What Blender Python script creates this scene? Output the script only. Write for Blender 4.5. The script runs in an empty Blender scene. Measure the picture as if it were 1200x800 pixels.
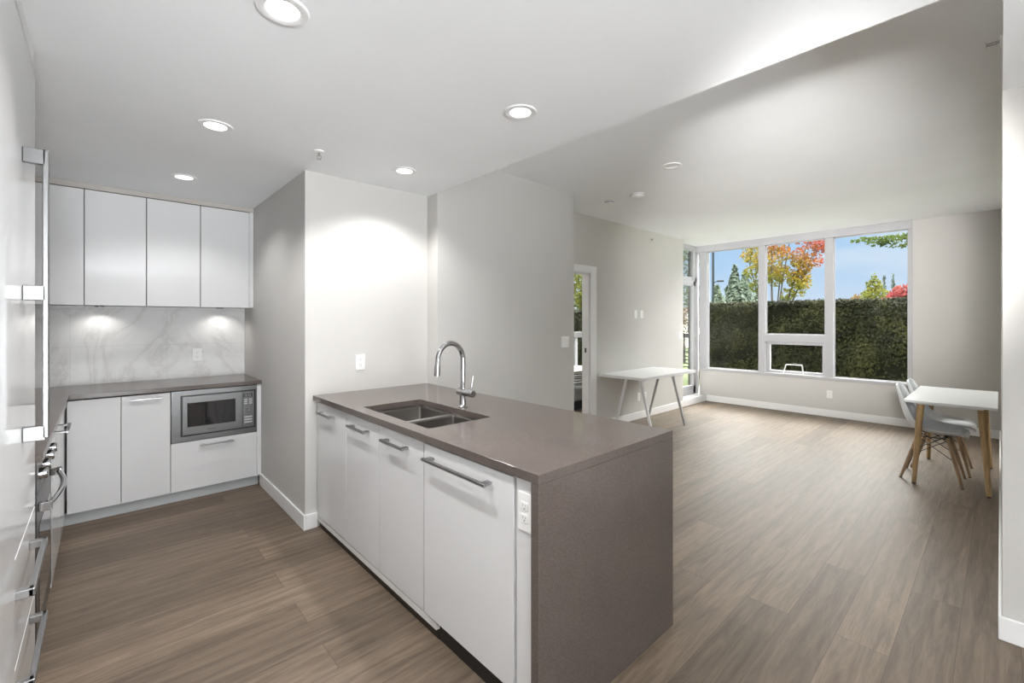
import bpy, bmesh, math, random
from mathutils import Vector, Matrix
random.seed(7)
C = bpy.context.scene
COL = C.collection
PI = math.pi

# ------------------------------------------------------------------ camera
cam = bpy.data.cameras.new('camera'); camo = bpy.data.objects.new('camera', cam); COL.objects.link(camo)
CAMH = 1.4285
camo.location = (0, 0, CAMH)
camo.rotation_euler = (PI/2, 0, math.radians(47.52-90))
cam.sensor_width = 36; cam.lens = 523.9*36/1200; cam.shift_y = -24/1200
cam.clip_start = 0.02; cam.clip_end = 400
C.camera = camo

# ------------------------------------------------------------------ view, world, sun, large lamps
C.view_settings.view_transform = 'Standard'; C.view_settings.look = 'None'
C.view_settings.gamma = 1.0; C.view_settings.use_curve_mapping = False
C.view_settings.exposure = 0.6
SKY_STRENGTH = 0.66
SKY_BOOST = 20.0
SUN_STRENGTH = 1.2
DOWNLIGHT_W = 32.0
PUCK_W = 2.3
HALL_FILL_W = 150.0
FAR_FILL_W = 1450.0
FAR_FILL_DEG = 40

w = bpy.data.worlds.new('sky'); C.world = w; w.use_nodes = True
nt = w.node_tree; nt.nodes.clear()
out = nt.nodes.new('ShaderNodeOutputWorld'); bg = nt.nodes.new('ShaderNodeBackground')
tc = nt.nodes.new('ShaderNodeTexCoord'); sep = nt.nodes.new('ShaderNodeSeparateXYZ')
nt.links.new(tc.outputs['Generated'], sep.inputs[0])
ramp = nt.nodes.new('ShaderNodeValToRGB')
e = ramp.color_ramp.elements
e[0].position = 0.0; e[0].color = (.74, .82, .95, 1)
e[1].position = 0.30; e[1].color = (.36, .60, .95, 1)
m_ = e.new(.10); m_.color = (.50, .70, .96, 1)
nt.links.new(sep.outputs['Z'], ramp.inputs[0])
mp = nt.nodes.new('ShaderNodeMapping'); mp.inputs['Scale'].default_value = (3, 3, 9)
nz = nt.nodes.new('ShaderNodeTexNoise'); nz.inputs['Scale'].default_value = 1.6; nz.inputs['Detail'].default_value = 6
nt.links.new(tc.outputs['Generated'], mp.inputs[0]); nt.links.new(mp.outputs[0], nz.inputs['Vector'])
cr = nt.nodes.new('ShaderNodeMapRange'); cr.inputs['From Min'].default_value = .52; cr.inputs['From Max'].default_value = .80
cr.inputs['To Max'].default_value = .7
nt.links.new(nz.outputs['Fac'], cr.inputs['Value'])
mx = nt.nodes.new('ShaderNodeMix'); mx.data_type = 'RGBA'
nt.links.new(cr.outputs[0], mx.inputs['Factor']); nt.links.new(ramp.outputs[0], mx.inputs['A'])
mx.inputs['B'].default_value = (.92, .94, .97, 1)
# extra brightness added to the sky above the window view, lights the room
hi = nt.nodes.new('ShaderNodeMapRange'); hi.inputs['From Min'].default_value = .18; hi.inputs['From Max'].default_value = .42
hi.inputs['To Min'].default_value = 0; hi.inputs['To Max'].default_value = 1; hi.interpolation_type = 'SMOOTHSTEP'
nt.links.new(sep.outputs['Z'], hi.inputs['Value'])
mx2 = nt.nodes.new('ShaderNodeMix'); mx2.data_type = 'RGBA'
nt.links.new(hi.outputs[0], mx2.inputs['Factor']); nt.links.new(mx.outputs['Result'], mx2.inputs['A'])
mx2.inputs['B'].default_value = (SKY_BOOST, SKY_BOOST*.98, SKY_BOOST*.95, 1)
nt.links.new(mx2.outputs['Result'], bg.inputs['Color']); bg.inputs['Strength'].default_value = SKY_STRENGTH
nt.links.new(bg.outputs[0], out.inputs[0])

def lamp(name, kind, loc, power, parent=None, rot=(0, 0, 0), **kw):
    l = bpy.data.lights.new(name, kind); l.energy = power
    for k, v in kw.items(): setattr(l, k, v)
    o = bpy.data.objects.new(name, l); COL.objects.link(o)
    o.location = loc; o.rotation_euler = rot
    if parent is not None:
        o.parent = parent; o.location = Vector(loc) - parent.location
    return o
def look(d): return Vector(d).to_track_quat('-Z', 'Y').to_euler()
lamp('sun', 'SUN', (-10, -6, 20), SUN_STRENGTH, rot=look((1, .45, -.95)), angle=.02, color=(1, .95, .86))
# unseen fill lamp, added in the hall behind the camera, turned up and forward
lamp('hall_fill', 'AREA', (.2, -4.3, .8), HALL_FILL_W, rot=look((-.22, 1, .80)), shape='DISK', size=1.4, spread=math.radians(95), color=(.93, .97, 1))
# unseen fill spot, added beside the camera to brighten the far living room
lamp('far_fill', 'SPOT', (.05, -.12, 1.75), FAR_FILL_W, rot=look((6.6, 2.1, .30)), spot_size=math.radians(FAR_FILL_DEG), spot_blend=1.0, shadow_soft_size=.12, color=(1, .99, .97))

# ------------------------------------------------------------------ materials
def mat(name, col=(.8, .8, .8), rough=.5, metal=0, spec=.5, coat=0):
    m = bpy.data.materials.new(name); m.use_nodes = True
    b = m.node_tree.nodes['Principled BSDF']
    b.inputs['Base Color'].default_value = (*col, 1); b.inputs['Roughness'].default_value = rough
    b.inputs['Metallic'].default_value = metal; b.inputs['Specular IOR Level'].default_value = spec
    b.inputs['Coat Weight'].default_value = coat; b.inputs['Coat Roughness'].default_value = .03
    return m
def nodes(m): return m.node_tree, m.node_tree.nodes['Principled BSDF']
def tex_coord(t, scale=(1, 1, 1), kind='Object', rot=(0, 0, 0), loc=(0, 0, 0)):
    a = t.nodes.new('ShaderNodeTexCoord'); b = t.nodes.new('ShaderNodeMapping')
    b.inputs['Scale'].default_value = scale; b.inputs['Rotation'].default_value = rot; b.inputs['Location'].default_value = loc
    if kind == 'World':
        g = t.nodes.new('ShaderNodeNewGeometry'); t.links.new(g.outputs['Position'], b.inputs[0])
    else:
        t.links.new(a.outputs[kind], b.inputs[0])
    return b.outputs[0]
def noise(t, vec, scale, detail=4, rough=.55, dist=0):
    n = t.nodes.new('ShaderNodeTexNoise'); n.inputs['Scale'].default_value = scale; n.inputs['Detail'].default_value = detail
    n.inputs['Roughness'].default_value = rough; n.inputs['Distortion'].default_value = dist
    t.links.new(vec, n.inputs['Vector']); return n.outputs['Fac']
def cramp(t, fac, stops):
    r = t.nodes.new('ShaderNodeValToRGB'); el = r.color_ramp.elements
    while len(el) < len(stops): el.new(.5)
    for s, (p, c) in zip(el, stops): s.position = p; s.color = (*c, 1)
    t.links.new(fac, r.inputs[0]); return r.outputs[0]
def mixc(t, a, b, fac, mode='MIX'):
    n = t.nodes.new('ShaderNodeMix'); n.data_type = 'RGBA'; n.blend_type = mode
    for s, v in (('Factor', fac), ('A', a), ('B', b)):
        if hasattr(v, 'links') or hasattr(v, 'is_linked'): t.links.new(v, n.inputs[s])
        elif isinstance(v, (int, float)): n.inputs[s].default_value = v
        else: n.inputs[s].default_value = (*v, 1)
    return n.outputs['Result']
def bump(t, b, h, strength=.2, dist=.01):
    n = t.nodes.new('ShaderNodeBump'); n.inputs['Strength'].default_value = strength; n.inputs['Distance'].default_value = dist
    t.links.new(h, n.inputs['Height']); t.links.new(n.outputs[0], b.inputs['Normal'])

def paint(name, col, rough=.6, amt=.02):
    m = mat(name, col, rough, spec=.3); t, b = nodes(m)
    v = tex_coord(t, kind='World'); n = noise(t, v, 60, 3)
    bump(t, b, n, .04, .002)
    n2 = noise(t, v, 1.2, 2)
    c = cramp(t, n2, [(.3, tuple(x*(1-amt) for x in col)), (.7, tuple(min(1, x*(1+amt)) for x in col))])
    t.links.new(c, b.inputs['Base Color']); return m
M_WALL = paint('greige_wall_paint', (.60, .587, .565))
M_CEIL = paint('white_ceiling_paint', (.905, .92, .935), .7)
M_TRIM = paint('white_trim_paint', (.86, .86, .86), .35)
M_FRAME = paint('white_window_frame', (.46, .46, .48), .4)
M_FILLER = paint('greige_filler', (.50, .465, .43), .5)
def gloss(name, col):
    m = mat(name, col, .09, spec=.45); t, b = nodes(m)
    v = tex_coord(t, kind='World'); bump(t, b, noise(t, v, 2.5, 2), .012, .02); return m
M_GLOSS = gloss('white_gloss_lacquer', (.72, .72, .725))
M_CARC = mat('grey_carcass', (.30, .29, .28), .6)  # white carcass coloured grey to stand in for shade in the door gaps
M_LIP = mat('grey_underside', (.74, .73, .72), .4)
M_SEAM = mat('dark_recess', (.035, .03, .025), .7)
M_PLINTH = mat('grey_plinth', (.50, .52, .53), .35)
M_CHROME = mat('chrome', (.50, .50, .51), .09, 1)
def brushed(name, col, rough, sc):
    m = mat(name, col, rough, 1); t, b = nodes(m)
    v = tex_coord(t, sc, 'World'); n = noise(t, v, 40, 3)
    r = t.nodes.new('ShaderNodeMapRange'); r.inputs['To Min'].default_value = rough*.75; r.inputs['To Max'].default_value = rough*1.3
    t.links.new(n, r.inputs['Value']); t.links.new(r.outputs[0], b.inputs['Roughness']); return m
M_STEEL = brushed('brushed_steel', (.165, .165, .165), .32, (.5, 4, 12))
M_HANDLE = brushed('satin_nickel_handle', (.36, .36, .36), .36, (1, 1, 12))
M_SINK = brushed('sink_steel', (.27, .255, .24), .30, (4, .5, 4))
M_BLACK = mat('black_plastic', (.012, .012, .013), .3)
M_BGLASS = mat('dark_oven_glass', (.018, .018, .02), .04, coat=.6)
M_PLATE = mat('white_plastic', (.88, .88, .87), .35)
M_SLOT = mat('dark_slot', (.05, .05, .05), .6)
M_GREY = mat('grey_steel_leg', (.50, .50, .50), .4, .3)
M_WHITELAM = mat('white_laminate', (.86, .86, .87), .35)
M_CHAIR = mat('white_chair_shell', (.80, .83, .85), .35)
M_WIRE = mat('black_wire', (.02, .02, .02), .4)

def quartz():
    m = mat('brown_quartz', (.12, .1, .09), .18, spec=.4); t, b = nodes(m)
    v = tex_coord(t, kind='World')
    a = noise(t, v, 300, 2); c = cramp(t, a, [(.35, (.098, .079, .072)), (.7, (.150, .126, .116))])
    d = noise(t, v, 3, 3); c2 = cramp(t, d, [(.3, (.92, .92, .92)), (.7, (1.05, 1.03, 1.0))])
    t.links.new(mixc(t, c, c2, 1.0, 'MULTIPLY'), b.inputs['Base Color']); return m
M_QUARTZ = quartz()

def marble():
    m = mat('white_marble_tile', (.8, .8, .8), .5, spec=.2); t, b = nodes(m)
    v = tex_coord(t, (1, 1, 1), 'World', rot=(0, .6, 0))
    n1 = noise(t, v, 1.6, 8, .62, 1.2)
    a = t.nodes.new('ShaderNodeMath'); a.operation = 'SUBTRACT'; a.inputs[1].default_value = .5; t.links.new(n1, a.inputs[0])
    ab = t.nodes.new('ShaderNodeMath'); ab.operation = 'ABSOLUTE'; t.links.new(a.outputs[0], ab.inputs[0])
    vein = cramp(t, ab.outputs[0], [(0, (.70, .695, .685)), (.03, (.79, .785, .78)), (.10, (.83, .83, .825))])
    n2 = noise(t, v, .9, 4); cl = cramp(t, n2, [(.35, (.93, .93, .93)), (.65, (1, 1, 1))])
    col = mixc(t, vein, cl, 1.0, 'MULTIPLY')
    br = t.nodes.new('ShaderNodeTexBrick'); br.inputs['Scale'].default_value = 1; br.inputs['Brick Width'].default_value = .61
    br.inputs['Row Height'].default_value = .305; br.inputs['Mortar Size'].default_value = .0016; br.offset = 0
    br.inputs['Color1'].default_value = (1, 1, 1, 1); br.inputs['Color2'].default_value = (.98, .98, .98, 1); br.inputs['Mortar'].default_value = (.86, .86, .86, 1)
    v2 = tex_coord(t, (1, 1, 1), 'World', rot=(-PI/2, 0, 0), loc=(.19, 0, 0))
    mp2 = v2.node; t.links.new(v2, br.inputs['Vector'])
    t.links.new(mixc(t, col, br.outputs['Color'], 1.0, 'MULTIPLY'), b.inputs['Base Color']); return m
M_MARBLE = marble()

def wood_floor():
    m = mat('oak_plank_floor', (.2, .15, .12), .36, spec=.42); t, b = nodes(m)
    v = tex_coord(t, (1, 1, 1), 'World', loc=(.35, .062, 0))
    br = t.nodes.new('ShaderNodeTexBrick'); br.inputs['Scale'].default_value = 1; br.inputs['Brick Width'].default_value = 1.75
    br.inputs['Row Height'].default_value = .19; br.inputs['Mortar Size'].default_value = .0011; br.inputs['Mortar Smooth'].default_value = .2
    br.offset = .39; br.offset_frequency = 2; br.squash = 1.0
    br.inputs['Color1'].default_value = (0, 0, 0, 1); br.inputs['Color2'].default_value = (1, 1, 1, 1); br.inputs['Mortar'].default_value = (.5, .5, .5, 1)
    t.links.new(v, br.inputs['Vector'])
    # each plank shifts the grain
    sh = t.nodes.new('ShaderNodeVectorMath'); sh.operation = 'MULTIPLY_ADD'
    sh.inputs[1].default_value = (7, 13, 5); t.links.new(br.outputs['Color'], sh.inputs[0]); t.links.new(v, sh.inputs[2])
    st = t.nodes.new('ShaderNodeMapping'); st.inputs['Scale'].default_value = (.9, 9, 1); t.links.new(sh.outputs[0], st.inputs[0])
    g = noise(t, st.outputs[0], 2.2, 9, .68, 1.3)
    st2 = t.nodes.new('ShaderNodeMapping'); st2.inputs['Scale'].default_value = (2.2, 55, 1); t.links.new(sh.outputs[0], st2.inputs[0])
    g2 = noise(t, st2.outputs[0], 3, 5, .6)
    base = cramp(t, g, [(.28, (.112, .082, .058)), (.5, (.178, .136, .100)), (.72, (.246, .193, .146))])
    fine = cramp(t, g2, [(.30, (.80, .785, .77)), (.5, (.98, .98, .98)), (.7, (1.06, 1.06, 1.06))])
    wv = t.nodes.new('ShaderNodeTexWave'); wv.wave_type = 'RINGS'; wv.rings_direction = 'Z'; wv.inputs['Scale'].default_value = .9; wv.inputs['Distortion'].default_value = 5
    wv.inputs['Detail'].default_value = 3; wv.inputs['Detail Scale'].default_value = 1.4
    st3 = t.nodes.new('ShaderNodeMapping'); st3.inputs['Scale'].default_value = (.55, 5, 1); t.links.new(sh.outputs[0], st3.inputs[0]); t.links.new(st3.outputs[0], wv.inputs['Vector'])
    ring = cramp(t, wv.outputs['Fac'], [(.08, (.80, .79, .77)), (.35, (1, 1, 1)), (1, (1.04, 1.04, 1.04))])
    c = mixc(t, mixc(t, base, fine, 1.0, 'MULTIPLY'), ring, .6, 'MULTIPLY')
    tone = cramp(t, br.outputs['Color'], [(0, (.76, .745, .73)), (.5, (1.0, .985, .97)), (1, (1.16, 1.14, 1.11))])
    c = mixc(t, c, tone, 1.0, 'MULTIPLY')
    c = mixc(t, c, (.07, .05, .038), br.outputs['Fac'])
    t.links.new(c, b.inputs['Base Color'])
    rr = t.nodes.new('ShaderNodeMapRange'); rr.inputs['To Min'].default_value = .42; rr.inputs['To Max'].default_value = .56; b.inputs['IOR'].default_value = 1.45
    t.links.new(g, rr.inputs['Value']); t.links.new(rr.outputs[0], b.inputs['Roughness'])
    bump(t, b, g2, .06, .003); return m
M_FLOOR = wood_floor()

def oak(name, a, c):
    m = mat(name, a, .45); t, b = nodes(m)
    v = tex_coord(t, (22, 22, 2), 'Object'); n = noise(t, v, 3, 6, .6, .6)
    t.links.new(cramp(t, n, [(.3, a), (.7, c)]), b.inputs['Base Color']); return m
M_OAK = oak('light_oak_leg', (.42, .27, .12), (.58, .40, .20))
M_BEECH = oak('beech_dowel_leg', (.33, .215, .125), (.46, .32, .20))

def pane_mat(name, tint=(.97, .985, .98), refl=.05):
    m = bpy.data.materials.new(name); m.use_nodes = True; t = m.node_tree; t.nodes.clear()
    o = t.nodes.new('ShaderNodeOutputMaterial'); tr = t.nodes.new('ShaderNodeBsdfTransparent'); gl = t.nodes.new('ShaderNodeBsdfGlossy')
    gl.inputs['Roughness'].default_value = .01; tr.inputs['Color'].default_value = (*tint, 1)
    lw = t.nodes.new('ShaderNodeLayerWeight'); lw.inputs['Blend'].default_value = .12
    mr = t.nodes.new('ShaderNodeMapRange'); mr.inputs['To Min'].default_value = refl*.5; mr.inputs['To Max'].default_value = .6
    t.links.new(lw.outputs['Fresnel'], mr.inputs['Value'])
    s = t.nodes.new('ShaderNodeMixShader'); t.links.new(mr.outputs[0], s.inputs[0]); t.links.new(tr.outputs[0], s.inputs[1]); t.links.new(gl.outputs[0], s.inputs[2])
    t.links.new(s.outputs[0], o.inputs[0]); return m
M_PANE = pane_mat('window_glass', refl=.02)
def emit(name, col, s):
    m = mat(name, col, .4); t, b = nodes(m); b.inputs['Emission Color'].default_value = (*col, 1); b.inputs['Emission Strength'].default_value = s; return m
M_LENS = emit('lit_lamp_lens', (1, .985, .95), 3.0)
M_PUCK = emit('lit_puck_lens', (1, .98, .94), 3.0)
M_LENSOFF = mat('unlit_lamp_lens', (.85, .85, .85), .4)

def leaf(name, stops, axis_mix=None, scale=1.2, trans=.35):
    m = bpy.data.materials.new(name); m.use_nodes = True; t, b = nodes(m)
    v = tex_coord(t, kind='World'); n = noise(t, v, scale, 4, .6)
    n2 = noise(t, v, scale*14, 2)
    ad = t.nodes.new('ShaderNodeMath'); ad.operation = 'MULTIPLY_ADD'; ad.inputs[1].default_value = .5
    t.links.new(n2, ad.inputs[0]); 
    sb = t.nodes.new('ShaderNodeMath'); sb.operation = 'SUBTRACT'; sb.inputs[1].default_value = .25; t.links.new(n, sb.inputs[0]); t.links.new(sb.outputs[0], ad.inputs[2])
    fac = ad.outputs[0]
    if axis_mix:                       # the crown turns colour from one side to the other
        sp = t.nodes.new('ShaderNodeVectorMath'); sp.operation = 'DOT_PRODUCT'; sp.inputs[1].default_value = axis_mix[:3]
        sub = t.nodes.new('ShaderNodeVectorMath'); sub.operation = 'SUBTRACT'; sub.inputs[1].default_value = axis_mix[3]
        t.links.new(v, sub.inputs[0]); t.links.new(sub.outputs[0], sp.inputs[0])
        s2 = t.nodes.new('ShaderNodeMath'); s2.operation = 'ADD'; t.links.new(sp.outputs['Value'], s2.inputs[0]); t.links.new(fac, s2.inputs[1]); fac = s2.outputs[0]
    c = cramp(t, fac, stops); t.links.new(c, b.inputs['Base Color']); b.inputs['Roughness'].default_value = .7; b.inputs['Specular IOR Level'].default_value = .12
    tl = t.nodes.new('ShaderNodeBsdfTranslucent'); t.links.new(c, tl.inputs['Color'])
    s = t.nodes.new('ShaderNodeMixShader'); s.inputs[0].default_value = trans
    t.links.new(b.outputs[0], s.inputs[1]); t.links.new(tl.outputs[0], s.inputs[2])
    t.links.new(s.outputs[0], t.nodes['Material Output'].inputs[0]); return m

# ------------------------------------------------------------------ mesh helpers
class MB:
    def __init__(s): s.bm = bmesh.new(); s.mats = []
    def _mi(s, m):
        if m is None: return 0
        if m not in s.mats: s.mats.append(m)
        return s.mats.index(m)
    def box(s, x0, x1, y0, y1, z0, z1, bev=0, m=None, seg=2):
        x0, x1 = sorted((x0, x1)); y0, y1 = sorted((y0, y1)); z0, z1 = sorted((z0, z1))
        vs = [s.bm.verts.new((x, y, z)) for x in (x0, x1) for y in (y0, y1) for z in (z0, z1)]
        idx = [(0, 1, 3, 2), (4, 6, 7, 5), (0, 4, 5, 1), (2, 3, 7, 6), (0, 2, 6, 4), (1, 5, 7, 3)]
        mi = s._mi(m); fs = []
        for f in idx:
            q = s.bm.faces.new([vs[i] for i in f]); q.material_index = mi; fs.append(q)
        if bev > 0:
            bev = min(bev, .45*min(x1-x0, y1-y0, z1-z0))
            es = list({e for f in fs for e in f.edges})
            bmesh.ops.bevel(s.bm, geom=es, offset=bev, segments=seg, affect='EDGES', profile=.5, material=mi)
        return s
    def cyl(s, p0, p1, r0, r1=None, seg=20, m=None, cap=True):
        return s.tube([p0, p1], [r0, r0 if r1 is None else r1], seg, m, cap)
    def tube(s, pts, r, seg=12, m=None, cap=True, sharp=True):
        pts = [Vector(p) for p in pts]; n = len(pts); rs = r if isinstance(r, (list, tuple)) else [r]*n
        mi = s._mi(m); rings = []; up = None
        for i, p in enumerate(pts):
            d = (pts[min(i+1, n-1)] - pts[max(i-1, 0)]).normalized()
            if up is None:
                a = Vector((0, 0, 1)) if abs(d.z) < .9 else Vector((1, 0, 0)); up = (a - d*a.dot(d)).normalized()
            else: up = (up - d*up.dot(d)).normalized()
            q = d.cross(up)
            rings.append([s.bm.verts.new(p + (up*math.cos(2*PI*k/seg) + q*math.sin(2*PI*k/seg))*rs[i]) for k in range(seg)])
        for a, b in zip(rings, rings[1:]):
            for k in range(seg):
                f = s.bm.faces.new((a[k], a[(k+1) % seg], b[(k+1) % seg], b[k])); f.smooth = seg > 6; f.material_index = mi
        if cap:
            for rg, rev in ((rings[0], True), (rings[-1], False)):
                f = s.bm.faces.new(rg[::-1] if rev else rg); f.material_index = mi
                for e in f.edges: e.smooth = False
        return s
    def lathe(s, prof, c=(0, 0, 0), seg=32, m=None, axis='z'):
        mi = s._mi(m); rings = []
        def P(r, h, a):
            x, y = r*math.cos(a), r*math.sin(a)
            return {'z': (c[0]+x, c[1]+y, c[2]+h), 'x': (c[0]+h, c[1]+x, c[2]+y), 'y': (c[0]+x, c[1]+h, c[2]+y)}[axis]
        for (r, h) in prof:
            rings.append([s.bm.verts.new(P(max(r, 1e-4), h, 2*PI*k/seg)) for k in range(seg)])
        for a, b in zip(rings, rings[1:]):
            for k in range(seg):
                f = s.bm.faces.new((a[k], a[(k+1) % seg], b[(k+1) % seg], b[k])); f.smooth = True; f.material_index = mi
        for i in range(1, len(prof)-1):          # sharp where the profile turns hard
            v1 = Vector(prof[i])-Vector(prof[i-1]); v2 = Vector(prof[i+1])-Vector(prof[i])
            if v1.length and v2.length and v1.angle(v2) > .6:
                for k in range(seg):
                    e = s.bm.edges.get((rings[i][k], rings[i][(k+1) % seg]))
                    if e: e.smooth = False
        for rg in (rings[0], rings[-1]):
            try:
                f = s.bm.faces.new(rg); f.material_index = mi
                for e in f.edges: e.smooth = False
            except ValueError: pass
        return s
    def prism(s, poly, z0, z1, axis='z', m=None):
        def P(a, b, c): return {'z': (a, b, c), 'y': (a, c, b), 'x': (c, a, b)}[axis]
        mi = s._mi(m); lo = [s.bm.verts.new(P(a, b, z0)) for a, b in poly]; hi = [s.bm.verts.new(P(a, b, z1)) for a, b in poly]
        n = len(poly)
        for f in [lo[::-1], hi] + [[lo[i], lo[(i+1) % n], hi[(i+1) % n], hi[i]] for i in range(n)]:
            s.bm.faces.new(f).material_index = mi
        return s
    def quad(s, pts, m=None):
        f = s.bm.faces.new([s.bm.verts.new(p) for p in pts]); f.material_index = s._mi(m); return f
    def build(s, name, m=None, parent=None, local=False, normals=True):
        if normals: bmesh.ops.recalc_face_normals(s.bm, faces=s.bm.faces)
        off = Vector((0, 0, 0)); p = parent
        if not local:
            while p is not None: off += p.location; p = p.parent
            if off.length: bmesh.ops.translate(s.bm, verts=s.bm.verts, vec=-off)
        me = bpy.data.meshes.new(name); s.bm.to_mesh(me); s.bm.free()
        if s.mats:
            for k in s.mats: me.materials.append(k)
        elif m: me.materials.append(m)
        o = bpy.data.objects.new(name, me); COL.objects.link(o)
        if parent is not None: o.parent = parent
        return o
def tag(o, label, cat, group=None, kind=None):
    o['label'] = label; o['category'] = cat
    if group: o['group'] = group
    if kind: o['kind'] = kind
    return o
def thing(name, label, cat, loc, group=None, rz=0):
    o = bpy.data.objects.new(name, None); COL.objects.link(o); o.location = loc; o.rotation_euler = (0, 0, rz); o.empty_display_size = .05
    return tag(o, label, cat, group)
def struct(name, mb, m, parent=None, label=None):
    o = mb.build(name, m, parent)
    if parent is None: o['kind'] = 'structure'; o['label'] = label or name.replace('_', ' '); o['category'] = name.split('_')[0]
    return o
def dup(o, loc=None, label=None, parent=None, rz=None):
    c = o.copy(); COL.objects.link(c)
    if parent is not None: c.parent = parent
    for ch in o.children: dup(ch, parent=c)
    if loc is not None: c.location = loc
    if rz is not None: c.rotation_euler = (0, 0, rz)
    if label: c['label'] = label
    return c

# ------------------------------------------------------------------ room shell
HC, HU = 2.46, 2.78
X1, Y0, X2, Y0B, X3 = 1.021, 3.21, 1.986, 3.056, 3.69
XW, YL = 8.0, 3.571
YR = -.007
XL, YK = -.84, 5.0
XR = 2.98
XB, BW0, BW1 = 7.04, 4.75, 6.75
struct('floor', MB().box(XL-.1, XW+.02, -5.4, 3.82, -.12, 0).box(XL-.1, XB+.1, 3.82, 8.2, -.12, 0), M_FLOOR, label='wide oak plank floor running through kitchen and living room')
struct('ceiling_living', MB().box(X2, XW+.2, YR, 8.2, HU, 6.0), M_CEIL, label='high white ceiling over the living room')
struct('ceiling_kitchen', MB().box(XL-.1, X2, -5.4, YK+.2, HC, 6.0).box(X2, XR, -5.4, YR, HC, 6.0), M_CEIL, label='lowered white ceiling over kitchen and hall')
struct('wall_kitchen_back', MB().box(XL-.1, X1, YK, YK+.12, 0, HC), M_WALL)
struct('wall_kitchen_left', MB().box(XL-.12, XL, -5.4, YK, 0, HC), M_WALL)
struct('wall_pillar', MB().box(X1, X2, Y0, YK+.12, 0, HC), M_WALL, label='greige wall block at the end of the island')
struct('wall_middle', MB().box(X2, X3, Y0B, YL+.10, 0, HU), M_WALL, label='greige wall behind the island')
DX0, DX1, DZ = 3.82, 4.626, 2.045
struct('wall_living_left', MB().box(X3, DX0, YL, YL+.1, 0, HU).box(DX0, DX1, YL, YL+.1, DZ, HU).box(DX1, 7.14, YL, YL+.1, 0, HU)
       .box(7.04, 7.14, YL+.1, 3.80, 0, HU), M_WALL)
struct('wall_window', MB().box(XW, XW+.2, YR-.2, .80, 0, HU).box(XW, XW+.2, .80, 3.69, 0, .545), M_WALL, label='greige wall below and beside the big window')
struct('wall_right', MB().box(XR, XW+.2, -.25, YR, 0, HU).box(XR, XR+.25, -5.4, -.25, 0, HC+.2), M_WALL, label='greige wall at the right with a white baseboard')
struct('wall_hall', MB().box(XL, XR, -5.5, -5.4, 0, HC), M_WALL)
struct('wall_bedroom', MB().box(2.3, 2.4, YL+.1, 8.2, 0, HU).box(2.4, XB+.1, 8.1, 8.2, 0, HU)
       .box(XB, XB+.1, 3.82, BW0, 0, HU).box(XB, XB+.1, BW0, BW1, 0, .47).box(XB, XB+.1, BW0, BW1, 2.66, HU).box(XB, XB+.1, BW1, 8.1, 0, HU), M_WALL)
# baseboards
def bb(name, segs, label):
    m = MB()
    for (x0, x1, y0, y1) in segs: m.box(x0, x1, y0, y1, 0, .105, .004)
    struct(name, m, M_TRIM, label=label)
T = .013
bb('baseboard_pillar', [(X1-T, X1, Y0-T, 4.36), (X1, 1.10, Y0-T, Y0)], 'white baseboard around the wall block')
bb('baseboard_living', [(4.755, 7.14, YL-T, YL)], 'white baseboard along the living room left wall')
bb('baseboard_window', [(XW-T, XW, YR, YL)], 'white baseboard under the window')
bb('baseboard_right', [(XR-T, XR, -5.4, YR+T), (XR, XW, YR, YR+T)], 'white baseboard along the right wall')
# bedroom door opening
d2 = MB()
for (a, b) in ((DX0-.115, DX0), (DX1, DX1+.125)): d2.box(a, b, YL-.018, YL, 0, DZ+.09, .004)
d2.box(DX0-.115, DX1+.125, YL-.02, YL, DZ, DZ+.09, .004)
d2.box(DX0-.002, DX0+.016, YL, YL+.11, 0, DZ).box(DX1-.016, DX1+.002, YL, YL+.11, 0, DZ).box(DX0, DX1, YL, YL+.11, DZ-.016, DZ)
door2 = struct('door_2', d2, M_TRIM, label='white cased doorway to the bedroom')
MB().box(DX1-.019, DX1-.0155, YL+.04, YL+.065, 1.02, 1.08).build('strike_plate', M_SLOT, door2)

# ------------------------------------------------------------------ big window
win = MB()
F0, F1 = XW-.012, XW+.085
win.box(F0-.012, F1, .795, 3.745, 2.668, HU, .004)                   # head box
win.box(F0-.02, F1, .795, 3.69, .545, .592, .006)                    # sill rail
win.box(F0, F1, 3.547, 3.69, .59, 2.67, .004).box(F0, F1, .795, .833, .59, 2.67, .004)
win.box(F0, F1, 2.595, 2.698, .59, 2.67, .004).box(F0, F1, 1.672, 1.775, .59, 2.67, .004)
win.box(F0, F1, 1.77, 2.60, 1.095, 1.215, .004)
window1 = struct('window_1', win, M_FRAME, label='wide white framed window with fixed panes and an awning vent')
for (a, b, c, d) in ((2.70, 3.545, .592, 2.668), (1.777, 2.593, 1.215, 2.668), (.835, 1.67, .592, 2.668)):
    MB().box(XW+.045, XW+.051, a, b, c, d).build('pane', M_PANE, window1)
    MB().box(XW+.03, XW+.045, a-.002, a+.012, c, d).box(XW+.03, XW+.045, b-.012, b+.002, c, d).box(XW+.03, XW+.045, a, b, c-.002, c+.012).box(XW+.03, XW+.045, a, b, d-.012, d+.002).build('gasket', M_FRAME, window1)
vent = MB()
for (a, b, c, d) in ((1.775, 1.825, .592, 1.095), (2.55, 2.595, .592, 1.095), (1.82, 2.56, .592, .632), (1.82, 2.56, 1.05, 1.095)):
    vent.box(XW+.065, XW+.125, a, b, c, d, .003)
sash = vent.build('vent_sash', M_FRAME, window1)
MB().box(XW+.095, XW+.101, 1.82, 2.555, .63, 1.055).build('pane', M_PANE, sash)
MB().tube([(XW-.03, 2.325, .600), (XW-.035, 2.29, .735), (XW-.035, 2.285, .742), (XW-.035, 2.07, .745), (XW-.035, 2.065, .738), (XW-.03, 2.05, .600)], .0085, 10).box(XW-.04, XW-.02, 2.04, 2.335, .590, .602).build('vent_handle', M_TRIM, window1)

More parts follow.
